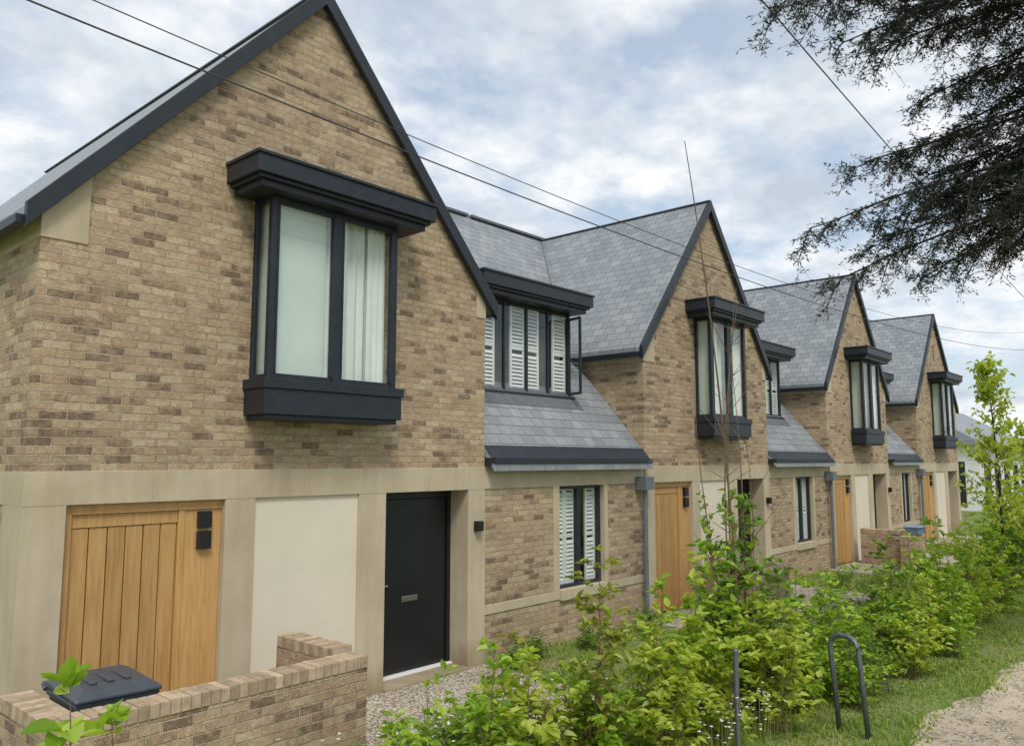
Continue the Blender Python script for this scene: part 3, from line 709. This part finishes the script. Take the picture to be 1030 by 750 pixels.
# metal hoop and short post
e = empty('cycle_hoop', (8.3,3.0,0)); pts = []
A = Vector((8.20,2.72,0)); C = Vector((8.28,3.02,0)); rr = .13; u = (C-A).normalized(); lean = Vector((.0,.06,0))
pts += [A, A+lean+Vector((0,0,.80))]
for k in range(1, 9): t = math.pi/2*k/8; pts.append(A+lean+u*(rr-rr*math.cos(t))+Vector((0,0,.80+rr*math.sin(t))))
for k in range(0, 9): t = math.pi/2*k/8; pts.append(C+lean-u*(rr-rr*math.sin(t))+Vector((0,0,.80+rr*math.cos(t))))
pts += [C]
B().tube(pts, .026, 12).obj('bent_tube', 'tube', e, smooth=True)
e = empty('fence_post', (6.85,3.4,0)); b = B(); b.tube([(6.85,3.4,0),(6.86,3.4,.95)], [.026,.024], 10); b.tube([(6.86,3.4,.95),(6.86,3.4,.97)], [.03,.022], 10); b.obj('stake', 'tube', e)

# cedar overhanging from the right
f = Fol(); T0 = Vector((13.2,-3.2,0))
f.st.tube([T0, T0+Vector((-.05,.1,3)), T0+Vector((0,.1,7)), T0+Vector((.1,0,12)), T0+Vector((.1,.1,16))], [.55,.45,.38,.25,.08], 12)
limbs = [((8.5,3.2,8.0),8.8,.7),((9.3,3.0,7.6),8.9,.6),((10.3,2.6,8.3),9.4,.6),((10.1,3.2,6.35),7.2,.6),((9.9,3.7,5.65),6.9,.7),((10.2,3.4,5.0),6.6,.8),((10.9,2.6,4.95),6.4,.8),((10.9,2.3,6.1),7.4,.7),((11.3,1.7,5.5),6.6,.8),((11.2,1.8,7.6),8.5,.7),((9.4,1.8,9.0),9.8,.7),((11.0,2.2,6.9),7.9,.6),
         ((10.5,2.9,5.7),7.0,.6),((10.6,2.7,6.6),7.6,.5),((11.5,1.5,6.5),7.3,.5),((9.4,2.6,8.4),9.2,.5),((10.6,2.0,7.9),8.9,.5),((11.7,1.2,7.0),7.9,.5),((10.4,3.1,5.3),6.7,.6),((11.6,1.6,6.0),7.0,.6),
         ((10.9,2.4,5.9),7.1,.5),((11.0,2.3,6.4),7.4,.5),((11.2,2.0,5.7),6.9,.6),((10.8,2.5,6.2),7.0,.6),((11.4,1.8,6.3),7.2,.5),((10.2,2.9,7.8),8.8,.4),((11.0,2.1,5.3),6.6,.6),
         ((8.3,3.3,7.6),8.6,.6),((9.0,2.8,7.9),8.9,.5),((10.9,1.9,7.3),8.2,.5),((11.5,1.6,7.4),8.3,.4),((10.6,2.5,7.0),8.0,.5),((10.0,2.4,8.1),9.1,.4)]
NP = []; ND = []
def needles(p, d, n):
    NP.append(np.repeat(p[None], n, 0)+d*rng.uniform(0,1,n)[:,None]+rng.normal(0,.014,(n,3)))
    x = rng.normal(0,1,(n,3)); x[:,2] *= .6; ND.append(x+d/(np.linalg.norm(d)+1e-6)*.6)
for tip, zs, up in limbs:
    base = np.array([T0.x, T0.y, zs]); c = bez(base, tip, (rng.uniform(-.3,.3),rng.uniform(-.3,.3),up), 26)
    c += np.cumsum(rng.normal(0,.014,(26,3)),0)
    f.st.tube([tuple(p) for p in c], [.055*(1-.92*j/25)+.003 for j in range(26)], 6)
    ax = c[-1]-c[0]; ax /= np.linalg.norm(ax); sd = np.cross(ax, [0,0,1]); sd /= np.linalg.norm(sd)
    for k in range(12, 26):
        for sgn in (-1, 1):
            s = (k-12)/14; bl = (1.1-.75*s)*rng.uniform(.4,1.15)
            d = (sd*sgn*rng.uniform(.5,1)+ax*rng.uniform(.3,1.0)+np.array([0,0,rng.uniform(-.75,.25)])); d = d/np.linalg.norm(d)*bl
            b2 = bez(c[k], c[k]+d, (0,0,.10*bl), 6); b2[:,2] -= np.linspace(0,1,6)**2*.35*bl
            f.st.tube([tuple(p) for p in b2], [.010*(1-.8*j/5)+.002 for j in range(6)], 3)
            for j in range(int(8+15*bl)):
                t = rng.uniform(.05,1)*5; kk = min(int(t),4); p = b2[kk]*(1-(t-kk))+b2[kk+1]*(t-kk)
                a = rng.uniform(0,2*math.pi)
                dd = np.array([math.cos(a)*.8, math.sin(a)*.8, rng.uniform(-.9,.35)])+d/bl*.5; dd = dd/np.linalg.norm(dd)*rng.uniform(.10,.34)
                f.st.tube([tuple(p), tuple(p+dd)], [.003,.0015], 3)
                needles(p, dd, 12)
P = np.concatenate(NP); D = np.concatenate(ND); n = len(P)
f.blades(P, D, rng.normal(0,1,(n,3)), rng.uniform(.04,.085,n), .015)
f.obj('cedar_tree', 'needle', 'bark')

# cables and poles
def pole(x, y, h):
    e = empty('utility_pole', (x,y,0)); B().tube([(x,y,0),(x,y,h)], [.14,.10], 12).obj('pole_shaft', 'pole', e)
    b = B(); b.beam((x-.02,y-.6,h-.3),(x-.02,y+.6,h-.3),.09,.1)
    for k in (-.5,0,.5): b.tube([(x,y+k,h-.25),(x,y+k,h-.1)], .03, 8)
    b.obj('crossarm', 'pole', e)
pole(44,5.5,9.0); pole(-18,5.5,8.3); pole(46,4.6,8.6)
def cable(y0, y1, fz, name='overhead_cable', r=.012, x0=-18, x1=44):
    pts = [(x, y0+(y1-y0)*(x-x0)/(x1-x0), fz(x)) for x in np.linspace(x0,x1,60)]
    B().tube(pts, r, 6).obj(name, 'cable')
cable(5.5,5.5,lambda x: 5.50+.0018*(x-8)**2, r=.007)
cable(5.6,5.6,lambda x: 5.72+.0024*(x-8)**2, r=.005)
cable(2.2,4.9,lambda x: 7.45+.0006*(x-14)**2, r=.008, x0=-18, x1=46)

# distant buildings
e = empty('distant_white_house', (54,13,0))
b = B(); b.box(48,62,9.6,17,0,3.6); b.obj('walls', 'white', e)
b = B(); b.prism([(9.2,3.5),(13.3,5.9),(17.4,3.5)], 47.6, 62.4, 'x'); b.obj('roof', 'slx', e)
b = B()
for x in np.arange(49,61,2.6): b.box(x, x+1.5, 9.57, 9.62, .3, 2.4)
b.box(47.97,48.02,10.3,13.5,.3,2.6); b.box(47.96,48.03,14.2,16,1,2.5); b.box(47.5,62.5,9.1,9.2,3.38,3.55); b.obj('windows_and_fascia', 'navy', e)
e = empty('distant_brick_house', (80,12,0))
b = B(); b.box(74,90,18,26,0,5); b.obj('walls', 'brick', e); b = B(); b.prism([(17.5,5),(22,8),(26.5,5)], 73.5, 90.5, 'x'); b.obj('roof', 'slx', e)
f = Fol()
for i in range(70):
    cx = rng.uniform(60,150); cy = rng.uniform(-30,45); hh = rng.uniform(2.2,4.2)*(1+.006*cx); n = 230
    if cx < 92 and cy > 8: continue
    q = rng.normal(0,1,(n,3)); q /= np.linalg.norm(q,axis=1,keepdims=True); q *= rng.uniform(.5,1,(n,1))
    P = np.array([cx,cy,hh*.5])+q*np.array([hh*.6,hh*.6,hh*.5]); Ln = rng.uniform(.25,.6,n)
    f.leaves(P, rng.normal(0,1,(n,3)), rng.normal(0,.6,(n,3))+np.array([0,0,1]), Ln, Ln*.7)
f.obj('distant_trees', 'leafD')
f = Fol()
for i in range(26):
    cx = 35+i*.55; cy = 3.6+rng.uniform(-.5,.8)+.05*i; hh = rng.uniform(1.2,2.0); n = 260
    q = rng.normal(0,1,(n,3)); q /= np.linalg.norm(q,axis=1,keepdims=True); q *= rng.uniform(.4,1.1,(n,1))
    P = np.array([cx,cy,hh*.5])+q*np.array([.7,.8,hh*.55]); Ln = rng.uniform(.1,.22,n)
    f.leaves(P, rng.normal(0,1,(n,3)), rng.normal(0,.6,(n,3))+np.array([0,0,1]), Ln, Ln*.7)
f.obj('hedge', 'leafB')

# ------------------------------------------------------------------ sky and sun
w = bpy.data.worlds.new('World'); scene.world = w; w.use_nodes = True; nt = w.node_tree
bg = nt.nodes['Background']
to_sun = Vector((-.45,-.62,1.0)).normalized()
sky = N(nt, 'ShaderNodeTexSky', sky_type='NISHITA'); sky.sun_disc = False
sky.sun_elevation = math.asin(to_sun.z); sky.sun_rotation = math.atan2(to_sun.x, to_sun.y)
tc = N(nt, 'ShaderNodeTexCoord'); s = N(nt, 'ShaderNodeSeparateXYZ'); L(nt, tc.outputs['Generated'], s.inputs[0])
zz = math_(nt, 'ADD', math_(nt, 'MAXIMUM', s.outputs[2], 0.0), .25)
px_, py_ = math_(nt, 'DIVIDE', s.outputs[0], zz), math_(nt, 'DIVIDE', s.outputs[1], zz)
n1 = noise(nt, comb(nt, px_, py_), 2.6, 7, .60)
cover = ramp(nt, n1, [(.38, (0,0,0)), (.55, (1,1,1))])
n2 = noise(nt, comb(nt, px_, py_, 3.7), 3.4, 6, .6)
cc = ramp(nt, n2, [(.34, (.52,.59,.67)), (.48, (.73,.78,.83)), (.60, (.94,.95,.96))])
skyc = mix(nt, 1.0, sky.outputs[0], (.12,.12,.12), 'MULTIPLY')
skyc = mix(nt, .55, skyc, (.64,.75,.86))
L(nt, mix(nt, math_(nt,'MULTIPLY',cover,.93), skyc, cc), bg.inputs['Color']); bg.inputs['Strength'].default_value = 1.1
ld = bpy.data.lights.new('sun', 'SUN'); ld.energy = 2.3; ld.angle = math.radians(18); ld.color = (1,.95,.87)
lo = bpy.data.objects.new('sun', ld); lo.rotation_euler = to_sun.to_track_quat('Z','Y').to_euler(); lo.location = (0,0,20); scene.collection.objects.link(lo)

# ------------------------------------------------------------------ camera
cd = bpy.data.cameras.new('camera'); cam = bpy.data.objects.new('camera', cd); scene.collection.objects.link(cam)
cd.sensor_width = 36; cd.lens = 27.96; cd.clip_end = 3000; cd.clip_start = .05
cam.location = (0,0,2.65); cam.rotation_euler = (math.radians(96.28), 0, math.radians(-48.4))
scene.camera = cam
scene.view_settings.view_transform = 'Standard'; scene.view_settings.look = 'None'; scene.view_settings.exposure = 0
